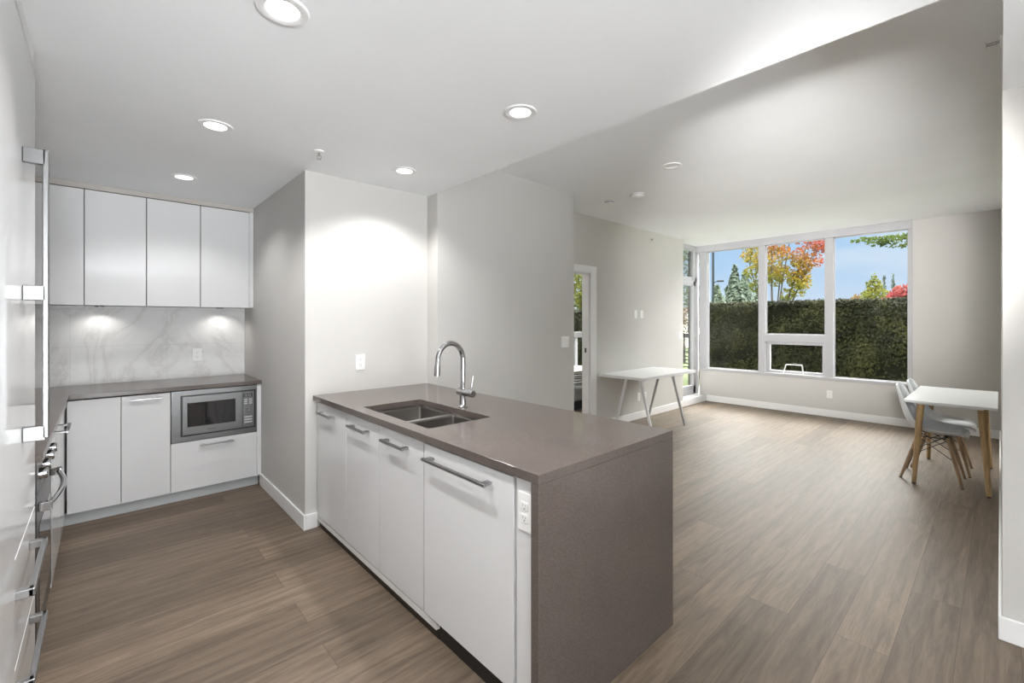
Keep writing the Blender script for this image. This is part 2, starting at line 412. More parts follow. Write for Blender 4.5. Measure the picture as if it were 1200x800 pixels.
# ------------------------------------------------------------------ balcony door
YD = 3.74
dr = MB()
dr.box(7.14, 8.085, YD, YD+.08, 2.70, HU, .003).box(7.14, 8.0, YD, YD+.08, 2.135, 2.215, .003)
dr.box(7.14, 7.20, YD, YD+.08, .10, 2.71, .003).box(7.935, 8.085, YD, YD+.08, .10, 2.71, .003).box(7.14, 8.0, YD, YD+.08, .08, .125, .003)
door1 = struct('door_1', dr, M_FRAME, label='white glazed balcony door with a transom light')
MB().box(7.20, 7.935, YD+.04, YD+.046, 2.215, 2.70).build('transom_pane', M_PANE, door1)
ds = MB()
ds.box(7.20, 7.27, YD-.01, YD+.05, .125, 2.135, .004).box(7.845, 7.935, YD-.01, YD+.05, .125, 2.135, .004).box(7.20, 7.935, YD-.01, YD+.05, .125, .275, .004).box(7.20, 7.935, YD-.01, YD+.05, 2.06, 2.135, .004)
leafo = ds.build('door_leaf', M_FRAME, door1)
MB().box(7.27, 7.845, YD+.015, YD+.021, .275, 2.06).build('pane', M_PANE, leafo)
MB().box(7.885, 7.905, YD-.022, YD-.01, .98, 1.14, .004).cyl((7.895, YD-.055, 1.07), (7.895, YD-.01, 1.07), .009).tube([(7.895, YD-.05, 1.07), (7.86, YD-.055, 1.07), (7.78, YD-.05, 1.07)], .009).build('door_handle', M_HANDLE, leafo)
struct('trim_1', MB().box(7.14, XW-T, YL-T, YD+.02, 0, .112, .005), M_TRIM, label='white step below the balcony door')
struct('trim_2', MB().box(8.165, 8.40, 3.95, 3.985, -.1, 2.9, .004), mat('dark_bronze_post', (.006, .005, .004), .8, spec=.1), label='dark outer post beside the balcony door')

# bedroom window
bw = MB()
B0, B1 = XB-.012, XB+.08
for (a, b, c, d) in ((BW0, BW1, .47, .53), (BW0, BW1, 2.58, 2.66), (BW0, BW0+.1, .5, 2.6), (BW1-.1, BW1, .5, 2.6), (BW0, BW1, 1.10, 1.21), (5.80, 5.86, .5, 1.12)):
    bw.box(B0, B1, a, b, c, d, .004)
window2 = struct('window_2', bw, M_FRAME, label='white framed bedroom window seen through the doorway')
MB().box(XB+.045, XB+.05, BW0+.1, BW1-.1, 1.21, 2.58).build('pane', M_PANE, window2)
MB().box(XB+.045, XB+.05, BW0+.1, BW1-.1, .53, 1.10).build('pane', M_PANE, window2)

# ------------------------------------------------------------------ ceiling fittings
def downlight(loc, label, lit=True, f=1.0):
    t = thing('ceiling_light', label, 'ceiling light', loc, 'recessed downlights' if lit else None)
    MB().lathe([(.052, 0), (.052, -.004), (.062, -.008), (.078, -.006), (.082, 0)], loc, 40).build('trim_ring', M_TRIM, t)
    MB().lathe([(.0, -.001), (.03, -.003), (.052, -.002)], loc, 40).build('lens', M_LENS if lit else M_LENSOFF, t)
    if lit:
        lamp('downlight_lamp', 'SPOT', (loc[0], loc[1], loc[2]-.02), DOWNLIGHT_W*f, t, spot_size=math.radians(135), spot_blend=.55, shadow_soft_size=.045, color=(1, .99, .98))
    return t
downlight((.44, 1.605, HC), 'lit round downlight at the top edge of the picture, largest of the row')
downlight((.44, 2.80, HC), 'lit round downlight above the kitchen aisle, second in the row towards the upper cabinets')
downlight((.43, 3.95, HC), 'lit round downlight directly in front of the upper cabinets', f=.5)
downlight((1.521, 1.60, HC), 'lit round downlight above the near end of the island, close to the ceiling step')
downlight((1.529, 2.763, HC), 'lit round downlight above the sink, washing the greige wall')
downlight((.44, .40, HC), 'lit round downlight over the aisle beside the camera, seen mirrored in the upper doors')
downlight((1.52, .40, HC), 'lit round downlight over the hall beside the camera, seen mirrored in the upper doors', f=.45)
downlight((3.651, 1.931, HU), 'unlit round downlight in the high living room ceiling', False)
def detector(loc, r, h, label, cat, name):
    t = thing(name, label, cat, loc)
    MB().lathe([(0, 0), (r*.92, 0), (r*.92, -.008), (r, -.010), (r*.96, -h*.75), (r*.72, -h), (0, -h)], loc, 36).build('body', M_PLATE, t)
    MB().lathe([(r*.965, -h*.55), (r*1.003, -h*.50), (r*1.003, -h*.40), (r*.985, -h*.38)], loc, 36).build('vent_ring', mat('grey_vent', (.3, .3, .3), .6), t)
detector((4.193, 2.604, HU), .072, .04, 'larger white round smoke alarm on the living room ceiling', 'smoke alarm', 'smoke_alarm')
detector((4.197, 2.966, HU), .05, .045, 'smaller white round sensor on the ceiling beside the smoke alarm', 'sensor', 'ceiling_sensor')
s = thing('fire_sprinkler', 'small pendant fire sprinkler on the kitchen ceiling', 'sprinkler', (.97, 2.794, HC))
MB().lathe([(0, 0), (.03, 0), (.028, -.006), (.012, -.010), (0, -.010)], (.97, 2.794, HC), 24).build('escutcheon', M_PLATE, s)
MB().cyl((.97, 2.794, HC-.008), (.97, 2.794, HC-.03), .006).tube([(.96, 2.794, HC-.025), (.958, 2.794, HC-.04), (.97, 2.794, HC-.05)], .002, 8).tube([(.98, 2.794, HC-.025), (.982, 2.794, HC-.04), (.97, 2.794, HC-.05)], .002, 8).lathe([(0, -.05), (.013, -.05), (.013, -.052), (0, -.052)], (.97, 2.794, HC), 16).build('spray_head', M_CHROME, s)
s = thing('sidewall_sprinkler', 'chrome sidewall sprinkler high on the right wall near the ceiling edge', 'sprinkler', (2.9, YR, 2.62))
MB().lathe([(0, 0), (.03, 0), (.026, .008), (0, .008)], (3.06, YR, 2.72), 24, axis='y').build('escutcheon', M_PLATE, s)
MB().cyl((3.06, YR+.005, 2.72), (3.06, YR+.05, 2.72), .007).box(3.045, 3.075, YR+.05, YR+.052, 2.712, 2.728).build('spray_head', M_CHROME, s)
s = thing('wall_sensor', 'small round sensor high on the living room left wall under the ceiling', 'sensor', (6.126, YL, 2.66))
MB().lathe([(0, 0), (.04, 0), (.038, -.006), (0, -.006)], (6.126, YL, 2.66), 24, axis='y').build('plate', M_WALL, s)
MB().lathe([(.0, -.03), (.014, -.03), (.014, -.005)], (6.126, YL, 2.66), 16, axis='y').build('eye', M_CHROME, s)

# ------------------------------------------------------------------ wall plates
def plate(c, nrm, label, kind='outlet', wd=.072, ht=.116, gangs=1, group=None):
    """nrm: '-x' or '-y', the way the plate faces"""
    nm = {'outlet': 'wall_outlet', 'switch': 'light_switch', 'blank': 'wall_plate'}[kind]
    t = thing(nm, label, {'outlet': 'outlet', 'switch': 'light switch', 'blank': 'wall plate'}[kind], c, group)
    def bx(mb, a0, a1, d0, d1, z0, z1, bev=0):
        if nrm == '-y': return mb.box(c[0]+a0, c[0]+a1, c[1]-d1, c[1]-d0, c[2]+z0, c[2]+z1, bev)
        return mb.box(c[0]-d1, c[0]-d0, c[1]+a0, c[1]+a1, c[2]+z0, c[2]+z1, bev)
    bx(MB(), -wd/2, wd/2, 0, .006, -ht/2, ht/2, .003).build('plate', M_PLATE, t)
    for g in range(gangs):
        o = (g-(gangs-1)/2)*.046
        if kind == 'switch':
            bx(MB(), o-.017, o+.017, .005, .010, -.034, .034, .002).build('rocker', M_PLATE, t)
        elif kind == 'outlet':
            for dz in (.021, -.021):
                q = bx(MB(), o-.016, o+.016, .005, .0085, dz-.015, dz+.015, .002).build('socket', M_PLATE, t)
                mb = MB(); bx(mb, o-.0075, o-.0055, .0084, .009, dz-.001, dz+.007); bx(mb, o+.0055, o+.0075, .0084, .009, dz-.001, dz+.007); bx(mb, o-.002, o+.002, .0084, .009, dz-.010, dz-.005)
                mb.build('slot', M_SLOT, q)
        else:
            bx(MB(), -.017, .017, .005, .0085, -.034, .034, .002).build('insert', M_PLATE, t)
    return t
plate((1.41, Y0, 1.124), '-y', 'white outlet on the greige wall above the island counter')
plate((.64, 4.98, 1.12), '-y', 'white outlet on the marble backsplash above the microwave')
plate((3.545, Y0B, 1.212), '-y', 'white double light switch near the end of the wall behind the island', 'switch', .118, .116, 2)
plate((5.70, YL, 1.527), '-y', 'white wall plate above the desk, the one nearer the bedroom doorway', 'blank')
plate((5.86, YL, 1.527), '-y', 'white wall plate above the desk, the one nearer the balcony door', 'blank')
plate((5.78, YL, .32), '-y', 'white low outlet under the desk, the one nearer the bedroom doorway')
plate((5.95, YL, .32), '-y', 'white low outlet under the desk, the one nearer the balcony door')
plate((7.03, YL, 1.19), '-y', 'white light switch beside the balcony door', 'switch')
plate((XW, 1.72, .335), '-x', 'white low outlet under the big window')

# ------------------------------------------------------------------ kitchen: upper cabinets
YU = 4.63
ZU0, ZU1 = 1.55, 2.415
edges = [-.463, -.102, .26, .619, .989]
ulabels = ['white gloss upper cabinet partly hidden by the tall fridge handle', 'white gloss upper cabinet second from the tall fridge',
           'white gloss upper cabinet third from the tall fridge, mirroring the ceiling lights', 'white gloss upper cabinet against the greige wall block']
for i in range(4):
    a, b = edges[i], edges[i+1]
    t = thing('upper_cabinet', ulabels[i], 'cabinet', ((a+b)/2, YU, ZU0), 'upper cabinets')
    MB().box(a+.001, b-.001, YU+.02, 4.978, ZU0, ZU1+.005).build('carcass', M_CARC, t)
    MB().box(a+.003, b-.003, YU, YU+.019, ZU0-.002, ZU1, .0015).build('door', M_GLOSS, t)
tag(MB().box(.989, X1, YU+.004, 4.978, ZU0, ZU1+.005, .001).build('filler_panel', M_GLOSS), 'narrow white filler strip beside the last upper cabinet', 'filler panel')
struct('trim_3', MB().box(-.84, X1, YU-.004, 4.99, ZU1+.006, HC), M_FILLER, label='greige strip closing the gap above the upper cabinets')
struct('backsplash', MB().box(XL, X1, 4.98, YK, .915, ZU0), M_MARBLE, label='white veined marble tile backsplash')
def puck(x, label):
    t = thing('under_cabinet_light', label, 'light', (x, 4.87, ZU0), 'under cabinet lights')
    MB().lathe([(0, 0), (.03, 0), (.03, -.007), (.024, -.009)], (x, 4.87, ZU0), 24).build('housing', M_STEEL, t)
    MB().lathe([(0, -.0085), (.023, -.0085)], (x, 4.87, ZU0), 24).build('lens', M_PUCK, t)
    lamp('puck_lamp', 'SPOT', (x, 4.87, ZU0-.012), PUCK_W, t, spot_size=math.radians(140), spot_blend=.7, shadow_soft_size=.02, color=(1, .97, .92))
puck(-.02, 'small round light under the upper cabinets, nearer the tall fridge')
puck(.80, 'small round light under the upper cabinets, nearer the wall block')

# ------------------------------------------------------------------ kitchen: counters and base cabinets
CT = .915
poly = [(XL, 2.50), (-.170, 2.50), (-.170, 4.337), (X1, 4.337), (X1, 4.98), (XL, 4.98)]
o = MB().prism(poly, CT-.032, CT).build('countertop', M_QUARTZ); tag(o, 'brown quartz worktop along the back and left kitchen walls', 'countertop')
mod = o.modifiers.new('soft_edge', 'BEVEL'); mod.width = .002; mod.segments = 2
YB = 4.358
def handle(parent, c, half, out, nrm='-y', m=M_HANDLE):
    """flat bar pull on two posts; c is the middle on the door face"""
    mb = MB(); p = half-.022
    def bx(a0, a1, d0, d1, z0, z1, bev=.0015):
        if nrm == '-y': mb.box(c[0]+a0, c[0]+a1, c[1]-d1, c[1]-d0, c[2]+z0, c[2]+z1, bev)
        elif nrm == '-x': mb.box(c[0]-d1, c[0]-d0, c[1]+a0, c[1]+a1, c[2]+z0, c[2]+z1, bev)
        else: mb.box(c[0]+d0, c[0]+d1, c[1]+a0, c[1]+a1, c[2]+z0, c[2]+z1, bev)
    for sg in (-1, 1): bx(sg*p-.014, sg*p+.014, 0, out, -.005, .005)
    bx(-half, half, out-.007, out+.007, -.006, .006)
    return mb.build('handle', m, parent)
def base_unit(x0, x1, label, parts, group='base cabinets on the back wall'):
    t = thing('base_cabinet', label, 'cabinet', ((x0+x1)/2, YB, 0), group)
    MB().box(x0+.001, x1-.001, YB+.021, 4.97, .095, .868).build('carcass', M_CARC, t)
    for (nm, z0, z1, h) in parts:
        d = MB().box(x0+.002, x1-.002, YB, YB+.019, z0, z1, .0015).build(nm, M_GLOSS, t)
        if h: handle(d, (h[0], YB, h[1]), h[2], .036)
    return t
base_unit(-.185, .10, 'white gloss corner base cabinet without a handle, next to the oven run', [('door', .088, .872, None)])
base_unit(.10, .39, 'white gloss narrow base cabinet with a bar pull, left of the microwave', [('door', .088, .872, (.245, .843, .095))])
base_unit(.39, .989, 'white gloss base cabinet with a drawer below the microwave', [('drawer', .088, .468, (.692, .432, .118))])
bc = [ob for ob in bpy.data.objects if ob.name == 'base_cabinet.002'][0]
# give the microwave its own bay
car = [c for c in bc.children if c.name.startswith('carcass')][0]
me = MB().box(.391, .988, YB+.021, 4.97, .095, .468).build('carcass', M_CARC, bc); bpy.data.objects.remove(car)
tag(MB().box(.989, X1, YB+.002, 4.97, .088, .883, .001).build('filler_panel', M_GLOSS), 'narrow white filler strip between the microwave and the wall block', 'filler panel')
tag(MB().box(-.24, X1-T-.002, 4.40, 4.42, 0, .086, .001).build('plinth', M_PLINTH), 'grey plinth under the back base cabinets', 'plinth')

# microwave
mt = thing('microwave', 'stainless built-in microwave with dark window under the back counter', 'microwave', (.69, YB, .47))
tf = MB()
a0, a1, z0, z1 = .393, .986, .474, .876
tf.box(a0, .452, YB-.004, YB+.018, z0, z1, .001).box(.978, a1, YB-.004, YB+.018, z0, z1, .001).box(.45, .98, YB-.004, YB+.018, z0, .513, .001).box(.45, .98, YB-.004, YB+.018, .838, z1, .001)
tf.build('trim_frame', M_STEEL, mt)
MB().box(.446, .984, YB+.002, YB+.40, .508, .845).build('body', M_BLACK, mt)
d = MB(); w0, w1, wz0, wz1 = .496, .825, .585, .775
d.box(.463, w0, YB-.008, YB+.004, .524, .828, .0015).box(w1, .876, YB-.008, YB+.004, .524, .828, .0015).box(w0-.001, w1+.001, YB-.008, YB+.004, .524, wz0, .0015).box(w0-.001, w1+.001, YB-.008, YB+.004, wz1, .828, .0015)
dd = d.build('door', M_STEEL, mt)
MB().box(w0-.001, w1+.001, YB-.004, YB+.002, wz0-.001, wz1+.001).build('window', M_BGLASS, dd)
lg = MB()
for k in range(9): lg.box(.628+k*.0068, .6325+k*.0068, YB-.0088, YB-.0078, .549, .5565)
lg.build('brand_mark', M_SLOT, dd)
MB().box(.8775, .965, YB-.008, YB+.004, .524, .828, .0015).build('control_panel', M_STEEL, mt)
dp = MB().box(.884, .950, YB-.0092, YB-.007, .781, .810, .001).build('display', M_BLACK, mt)
dg = MB()
for k, xx in enumerate((.898, .909, .925, .936)):
    for zz in (.786, .795, .804): dg.box(xx-.003, xx+.003, YB-.0098, YB-.009, zz-.0006, zz+.0006)
    dg.box(xx-.0036, xx-.0026, YB-.0098, YB-.009, .786, .804).box(xx+.0026, xx+.0036, YB-.0098, YB-.009, .786, .804)
dg.build('clock_digits', M_GREY, dp)
MB().lathe([(.017, 0), (.017, -.012), (.014, -.016), (0, -.016)], (.917, YB-.008, .668), 28, axis='y').build('knob', M_CHROME, mt)
for r in range(3):
    for c_ in range(2):
        MB().box(.890+c_*.036, .914+c_*.036, YB-.0092, YB-.007, .720+r*.017, .729+r*.017, .001).build('button', M_GREY, mt)
for r in range(3):
    MB().box(.890, .950, YB-.0092, YB-.007, .560+r*.022, .572+r*.022, .001).build('button', M_GREY, mt)

# left run (faces +x)
XF = -.190
def left_unit(y0, y1, label, parts, name='base_cabinet', cat='cabinet', top=.868, group=None):
    t = thing(name, label, cat, (XF, (y0+y1)/2, 0), group)
    MB().box(XL+.01, XF-.021, y0+.001, y1-.001, .095 if top < 1 else .09, top).build('carcass', M_CARC, t)
    for (nm, z0, z1, h) in parts:
        d = MB().box(XF-.019, XF, y0+.002, y1-.002, z0, z1, .0015).build(nm, M_GLOSS, t)
        if h: handle(d, (XF, (y0+y1)/2, h[0]), h[1], .05, '+x')
    return t
left_unit(3.78, 4.335, 'white gloss corner base cabinet with a plain door in the left run', [('door', .088, .872, None)])
left_unit(3.22, 3.778, 'white gloss base cabinet with a bar pull beside the oven in the left run', [('door', .088, .872, (.835, .13))])
ov = thing('oven', 'stainless under-counter oven with a bowed bar handle beside the tall fridge', 'oven', (XF, 2.87, 0))
MB().box(XL+.02, XF-.03, 2.545, 3.215, .10, .868).build('body', M_BLACK, ov)
MB().box(XF-.03, XF, 2.545, 3.215, .745, .872, .003).build('control_panel', M_STEEL, ov)
od = MB().box(XF-.03, XF, 2.545, 3.215, .12, .738, .004).build('door', M_STEEL, ov)
MB().box(XF-.005, XF+.0015, 2.63, 3.13, .22, .60).build('window', M_BGLASS, od)
hp = [(XF+.03+.028*math.sin(PI*k/16), 2.60+.56*k/16, .685) for k in range(17)]
MB().tube(hp, .011, 12).box(XF, XF+.042, 2.585, 2.612, .668, .702, .003).box(XF, XF+.042, 3.148, 3.175, .668, .702, .003).build('handle', M_CHROME, od)
for yy in (2.63, 2.79, 2.97, 3.13):
    MB().lathe([(.024, 0), (.022, .022), (.018, .026), (0, .026)], (XF, yy, .81), 24, axis='x').build('knob', M_CHROME, ov)
tag(MB().box(-.27, -.25, 2.50, 4.40, 0, .086).build('plinth', M_PLINTH), 'grey plinth under the left kitchen run', 'plinth')
# tall fridge column
fy0, fy1 = 1.895, 2.485
fr = thing('refrigerator', 'tall white panelled fridge with a long vertical handle at the left edge', 'refrigerator', (XF, 2.19, 0))
MB().box(XL+.01, XF-.022, fy0, fy1+.004, .05, 2.40).build('carcass', M_GLOSS, fr)
fd = MB().box(XF-.02, XF, fy0+.002, fy1, .732, 2.36, .002).build('door', M_GLOSS, fr)
hb = MB()
HX, HY = XF+.052, 2.125
hb.box(HX-.008, HX+.008, HY-.011, HY+.011, 1.045, 1.99, .003)
for zz in (1.062, 1.52, 1.965): hb.box(XF, HX, HY-.011, HY+.011, zz-.024, zz+.024, .002)
hb.build('handle', brushed('fridge_handle_metal', (.20, .20, .20), .36, (1, 1, 12)), fd)
for (a, b, hz) in ((.405, .725, .640), (.10, .400, .375)):
    q = MB().box(XF-.02, XF, fy0+.002, fy1, a, b, .002).build('freezer_drawer', M_GLOSS, fr)
    MB().box(XF+.030, XF+.045, 1.90, fy1-.16, hz-.012, hz+.012, .003).box(XF, XF+.043, 1.90, 1.925, hz-.012, hz+.012, .002).box(XF, XF+.043, fy1-.185, fy1-.16, hz-.012, hz+.012, .002).build('handle', M_HANDLE, q)
struct('trim_4', MB().box(XL, XF-.004, .9, fy1+.004, 2.40, HC), M_TRIM, label='white strip above the tall fridge')
pn = thing('tall_cabinet', 'plain tall white cabinet at the extreme left edge of the picture', 'cabinet', (XF, 1.4, 0))
MB().box(XL+.01, XF-.02, .90, fy0-.002, .05, 2.40).build('carcass', M_CARC, pn)
MB().box(XF-.02, XF+.006, .902, fy0-.002, .04, 2.40, .002).build('door', M_GLOSS, pn)

# ------------------------------------------------------------------ island
IX0, IX1, IY0 = 1.071, 1.978, 1.039
SX0, SX1, SY0, SY1 = 1.148, 1.537, 1.843, 2.572
ic = MB()
# worktop as four slabs around the sink cut-out, and the waterfall end
bmx = ic
def slab_with_hole():
    bm = ic.bm; z0, z1 = CT-.035, CT
    outer = [(IX0, IY0), (IX1, IY0), (IX1, Y0-.001), (IX0, Y0-.001)]
    r = .018; inner = []
    for (cx, cy, a0_) in ((SX0+r, SY0+r, PI), (SX1-r, SY0+r, 1.5*PI), (SX1-r, SY1-r, 0), (SX0+r, SY1-r, .5*PI)):
        for k in range(5): a = a0_+k*PI/8; inner.append((cx+r*math.cos(a), cy+r*math.sin(a)))
    lay = []
    for z in (z0, z1):
        lay.append(([bm.verts.new((x, y, z)) for x, y in outer], [bm.verts.new((x, y, z)) for x, y in inner]))
    for i in range(4):
        j = (i+1) % 4; bm.faces.new((lay[0][0][i], lay[0][0][j], lay[1][0][j], lay[1][0][i]))
    n = len(inner)
    for i in range(n):
        j = (i+1) % n; bm.faces.new((lay[0][1][i], lay[1][1][i], lay[1][1][j], lay[0][1][j]))
    for L in (0, 1):
        O, I = lay[L]
        for q in range(4):
            ch = I[q*5:(q+1)*5]; nx = I[((q+1) % 4)*5]
            bm.faces.new([O[q]] + ch[::-1] if False else ch + [O[q]]) if False else None
            # corner fan
            for k in range(4): bm.faces.new((O[q], ch[k], ch[k+1]))
            bm.faces.new((O[q], ch[4], nx, O[(q+1) % 4]))
slab_with_hole()
io = ic.build('island_countertop', M_QUARTZ); tag(io, 'brown quartz island worktop with a sink cut-out and a waterfall end', 'countertop')
mod = io.modifiers.new('soft_edge', 'BEVEL'); mod.width = .002; mod.segments = 2; mod.limit_method = 'ANGLE'
wf = MB().box(IX0, IX1, IY0, IY0+.036, 0, CT-.0355, .0015).build('waterfall_end', M_QUARTZ, io)
XD = 1.095
def island_unit(y0, y1, label, doors, name='base_cabinet', cat='cabinet', back=1.90):
    t = thing(name, label, cat, (XD, (y0+y1)/2, 0), 'island cabinets')
    top = .62 if len(doors) > 1 else .872
    MB().box(XD+.021, back, y0+.001, y1-.001, .082, top).build('carcass', M_CARC, t)
    MB().box(XD+.003, XD+.06, y0 if y0 > 2 else 1.70, y1, .048, .081, .001).build('bottom_rail', M_LIP, t)
    for (a, b, h0, h1) in doors:
        d = MB().box(XD, XD+.019, a+.002, b-.002, .088, .868, .0015).build('door', M_GLOSS, t)
        handle(d, (XD, (h0+h1)/2, .812), abs(h1-h0)/2, .036, '-x')
    return t
island_unit(2.695, 3.195, 'white gloss island cabinet door beside the greige wall block', [(2.695, 3.185, 2.875, 3.105)])
island_unit(1.80, 2.693, 'white gloss two-door island cabinet under the sink', [(2.250, 2.693, 2.36, 2.60), (1.80, 2.247, 1.93, 2.17)])
dw = thing('dishwasher', 'white gloss panelled dishwasher with a long bar pull in the island', 'dishwasher', (XD, 1.49, 0))
MB().box(XD+.03, 1.66, 1.171, 1.797, .10, .868).build('body', M_BLACK, dw)
MB().box(1.116, 1.13, IY0+.037, 1.698, 0, .095).build('kick_plate', M_BLACK, dw)
dp = MB().box(XD-.006, XD+.016, 1.182, 1.788, .094, .868, .002).build('door', M_GLOSS, dw)
handle(dp, (XD-.006, 1.515, .815), .222, .040, '-x')
fp = MB().box(XD-.004, XD+.02, IY0+.037, 1.168, .03, .877, .001).build('filler_panel', M_GLOSS); tag(fp, 'narrow white island panel holding an outlet beside the waterfall end', 'filler panel')
plate((XD-.004, 1.119, .762), '-x', 'white outlet on the narrow island panel beside the dishwasher', 'outlet', .070, .135)
tag(MB().box(1.113, 1.128, 1.70, 3.19, 0, .047).build('toe_kick', mat('dark_brown_kick', (.035, .024, .016), .6)), 'dark recessed toe kick under the island', 'toe kick')
tag(MB().box(1.902, 1.92, IY0+.037, Y0-.012, 0, .877).build('island_back_panel', M_GLOSS), 'white back panel of the island on the living room side', 'panel')

# sink
sk = thing('kitchen_sink', 'double bowl undermount steel sink set in the island worktop', 'sink', (1.34, 2.2, CT))
def bowl(y0, y1, zt, zb):
    mb = MB(); bm = mb.bm; x0, x1 = SX0-.012, SX1+.012; r = .016
    def ring(z, ins, rr):
        vs = []
        for (cx, cy, a0_) in ((x0+ins+rr, y0+ins+rr, PI), (x1-ins-rr, y0+ins+rr, 1.5*PI), (x1-ins-rr, y1-ins-rr, 0), (x0+ins+rr, y1-ins-rr, .5*PI)):
            for k in range(6): a = a0_+k*PI/10; vs.append(bm.verts.new((cx+rr*math.cos(a), cy+rr*math.sin(a), z)))
        return vs
    R = [ring(zt, 0, r), ring(zt-.01, .002, r), ring(zb+.03, .006, r), ring(zb+.008, .014, r), ring(zb, .036, r*.8)]
    for a, b in zip(R, R[1:]):
        n = len(a)
        for k in range(n):
            f = bm.faces.new((a[k], a[(k+1) % n], b[(k+1) % n], b[k])); f.smooth = True
    bm.faces.new(R[-1][::-1])
    o = mb.build('bowl', M_SINK, sk, normals=False)
    sm = o.modifiers.new('sheet', 'SOLIDIFY'); sm.thickness = .002; sm.offset = 1
    cx, cy = (x0+x1)/2, (y0+y1)/2
    MB().lathe([(0, .0015), (.018, .0015), (.03, .004), (.042, .003), (.044, 0)], (cx, cy, zb), 32).build('drain', M_CHROME, o)
YM = 2.215
bowl(SY0-.012, YM-.010, CT-.046, CT-.24)
bowl(YM+.010, SY1+.012, CT-.046, CT-.24)
MB().box(SX0-.035, SX0-.010, SY0-.035, SY1+.035, CT-.052, CT-.0352).box(SX1+.010, SX1+.035, SY0-.035, SY1+.035, CT-.052, CT-.0352).box(SX0-.012, SX1+.012, SY0-.035, SY0-.010, CT-.052, CT-.0352).box(SX0-.012, SX1+.012, SY1+.010, SY1+.035, CT-.052, CT-.0352).box(SX0-.012, SX1+.012, YM-.012, YM+.012, CT-.054, CT-.043, .002).build('rim', brushed('sink_rim_steel', (.55, .53, .51), .3, (4, .5, 4)), sk)

# faucet
FX, FY = 1.585, 2.165
fa = thing('faucet', 'chrome gooseneck faucet with a side lever behind the sink', 'faucet', (FX, FY, CT))
MB().lathe([(.027, 0), (.027, .006), (.021, .010), (.019, .02), (.019, .075)], (FX, FY, CT), 28).build('base', M_CHROME, fa)
MB().lathe([(.0, .045), (.018, .045), (.0225, .038), (.0225, -.060), (.0235, -.064), (.0235, -.098), (.018, -.104), (0, -.104)], (FX, FY, CT+.092), 28, axis='y').build('valve_body', M_CHROME, fa)
sp = [(FX, FY, CT+.10), (FX, FY, CT+.20), (FX, FY, CT+.285)]
R_ = .088
for k in range(1, 15):
    a = PI*k/15; sp.append((FX-R_+R_*math.cos(a), FY, CT+.285+R_*1.12*math.sin(a)))
sp += [(FX-2*R_, FY, CT+.285), (FX-2*R_-.003, FY, CT+.255)]
MB().tube(sp, .0148, 18).build('spout', M_CHROME, fa)
MB().tube([(FX-2*R_-.002, FY, CT+.262), (FX-2*R_-.005, FY, CT+.200)], .0175, 20).build('spray_nozzle', M_CHROME, fa)
MB().tube([(FX, FY-.082, CT+.112), (FX+.004, FY-.084, CT+.15), (FX+.010, FY-.086, CT+.195)], [.006, .0055, .0045], 12).build('lever', M_CHROME, fa)

# ------------------------------------------------------------------ trestle desk
dk = tag(MB().box(4.80, 6.17, 2.90, 3.555, .702, .738, .002).build('desk_board', M_WHITELAM), 'long white laminate desk board resting on two trestles by the left wall', 'desk')
def trestle(x, label, m):
    t = thing('desk_trestle', label, 'trestle', (x, 3.21, 0), 'desk trestles')
    MB().box(x-.02, x+.02, 3.04, 3.37, .682, .7015, .003).build('top_bar', m, t)
    for yb, yt in ((2.93, 3.11), (3.485, 3.30)):
        mb = MB(); d = Vector((0, yb-yt, -.69)).normalized()
        for (dx, w_) in ((0, .017),):
            mb.prism([(yt-w_, .69), (yt+w_, .69), (yb+w_*.8, .012), (yb-w_*.8, .012)], x-.012, x+.012, 'x')
        l = mb.build('leg', m, t)
        MB().box(x-.014, x+.014, yb-.016, yb+.016, 0, .013, .003).build('foot_pad', M_GREY, l)
trestle(5.06, 'white A-shaped trestle at the desk end nearer the bedroom doorway', M_WHITELAM)
trestle(5.90, 'grey A-shaped trestle at the desk end nearer the balcony door', M_GREY)

# ------------------------------------------------------------------ dining table
tb = thing('dining_table', 'white top dining table on round oak legs against the right wall', 'table', (5.79, .285, 0))
TX0, TX1, TY0, TY1 = 5.178, 6.41, .012, .573
tm = MB().box(TX0, TX1, TY0, TY1, .722, .742, .003)
tm.build('table_top', mat('white_table_paint', (.83, .84, .85), .35), tb)
MB().box(TX0+.10, TX1-.10, TY0+.08, TY1-.08, .700, .7225).build('underframe', M_WHITELAM, tb)
for (fx, fy, tx, ty) in ((5.272, .514, 5.355, .475), (5.287, .061, 5.365, .105), (6.345, .034+.03, 6.24, .105), (6.333, .504, 6.24, .475)):
    l = MB().tube([(tx, ty, .722), (fx, fy, .008)], [.027, .016], 20).build('leg', M_OAK, tb)
    MB().cyl((fx, fy, .009), (fx, fy, 0), .014, .013).build('foot_cap', M_BLACK, l)

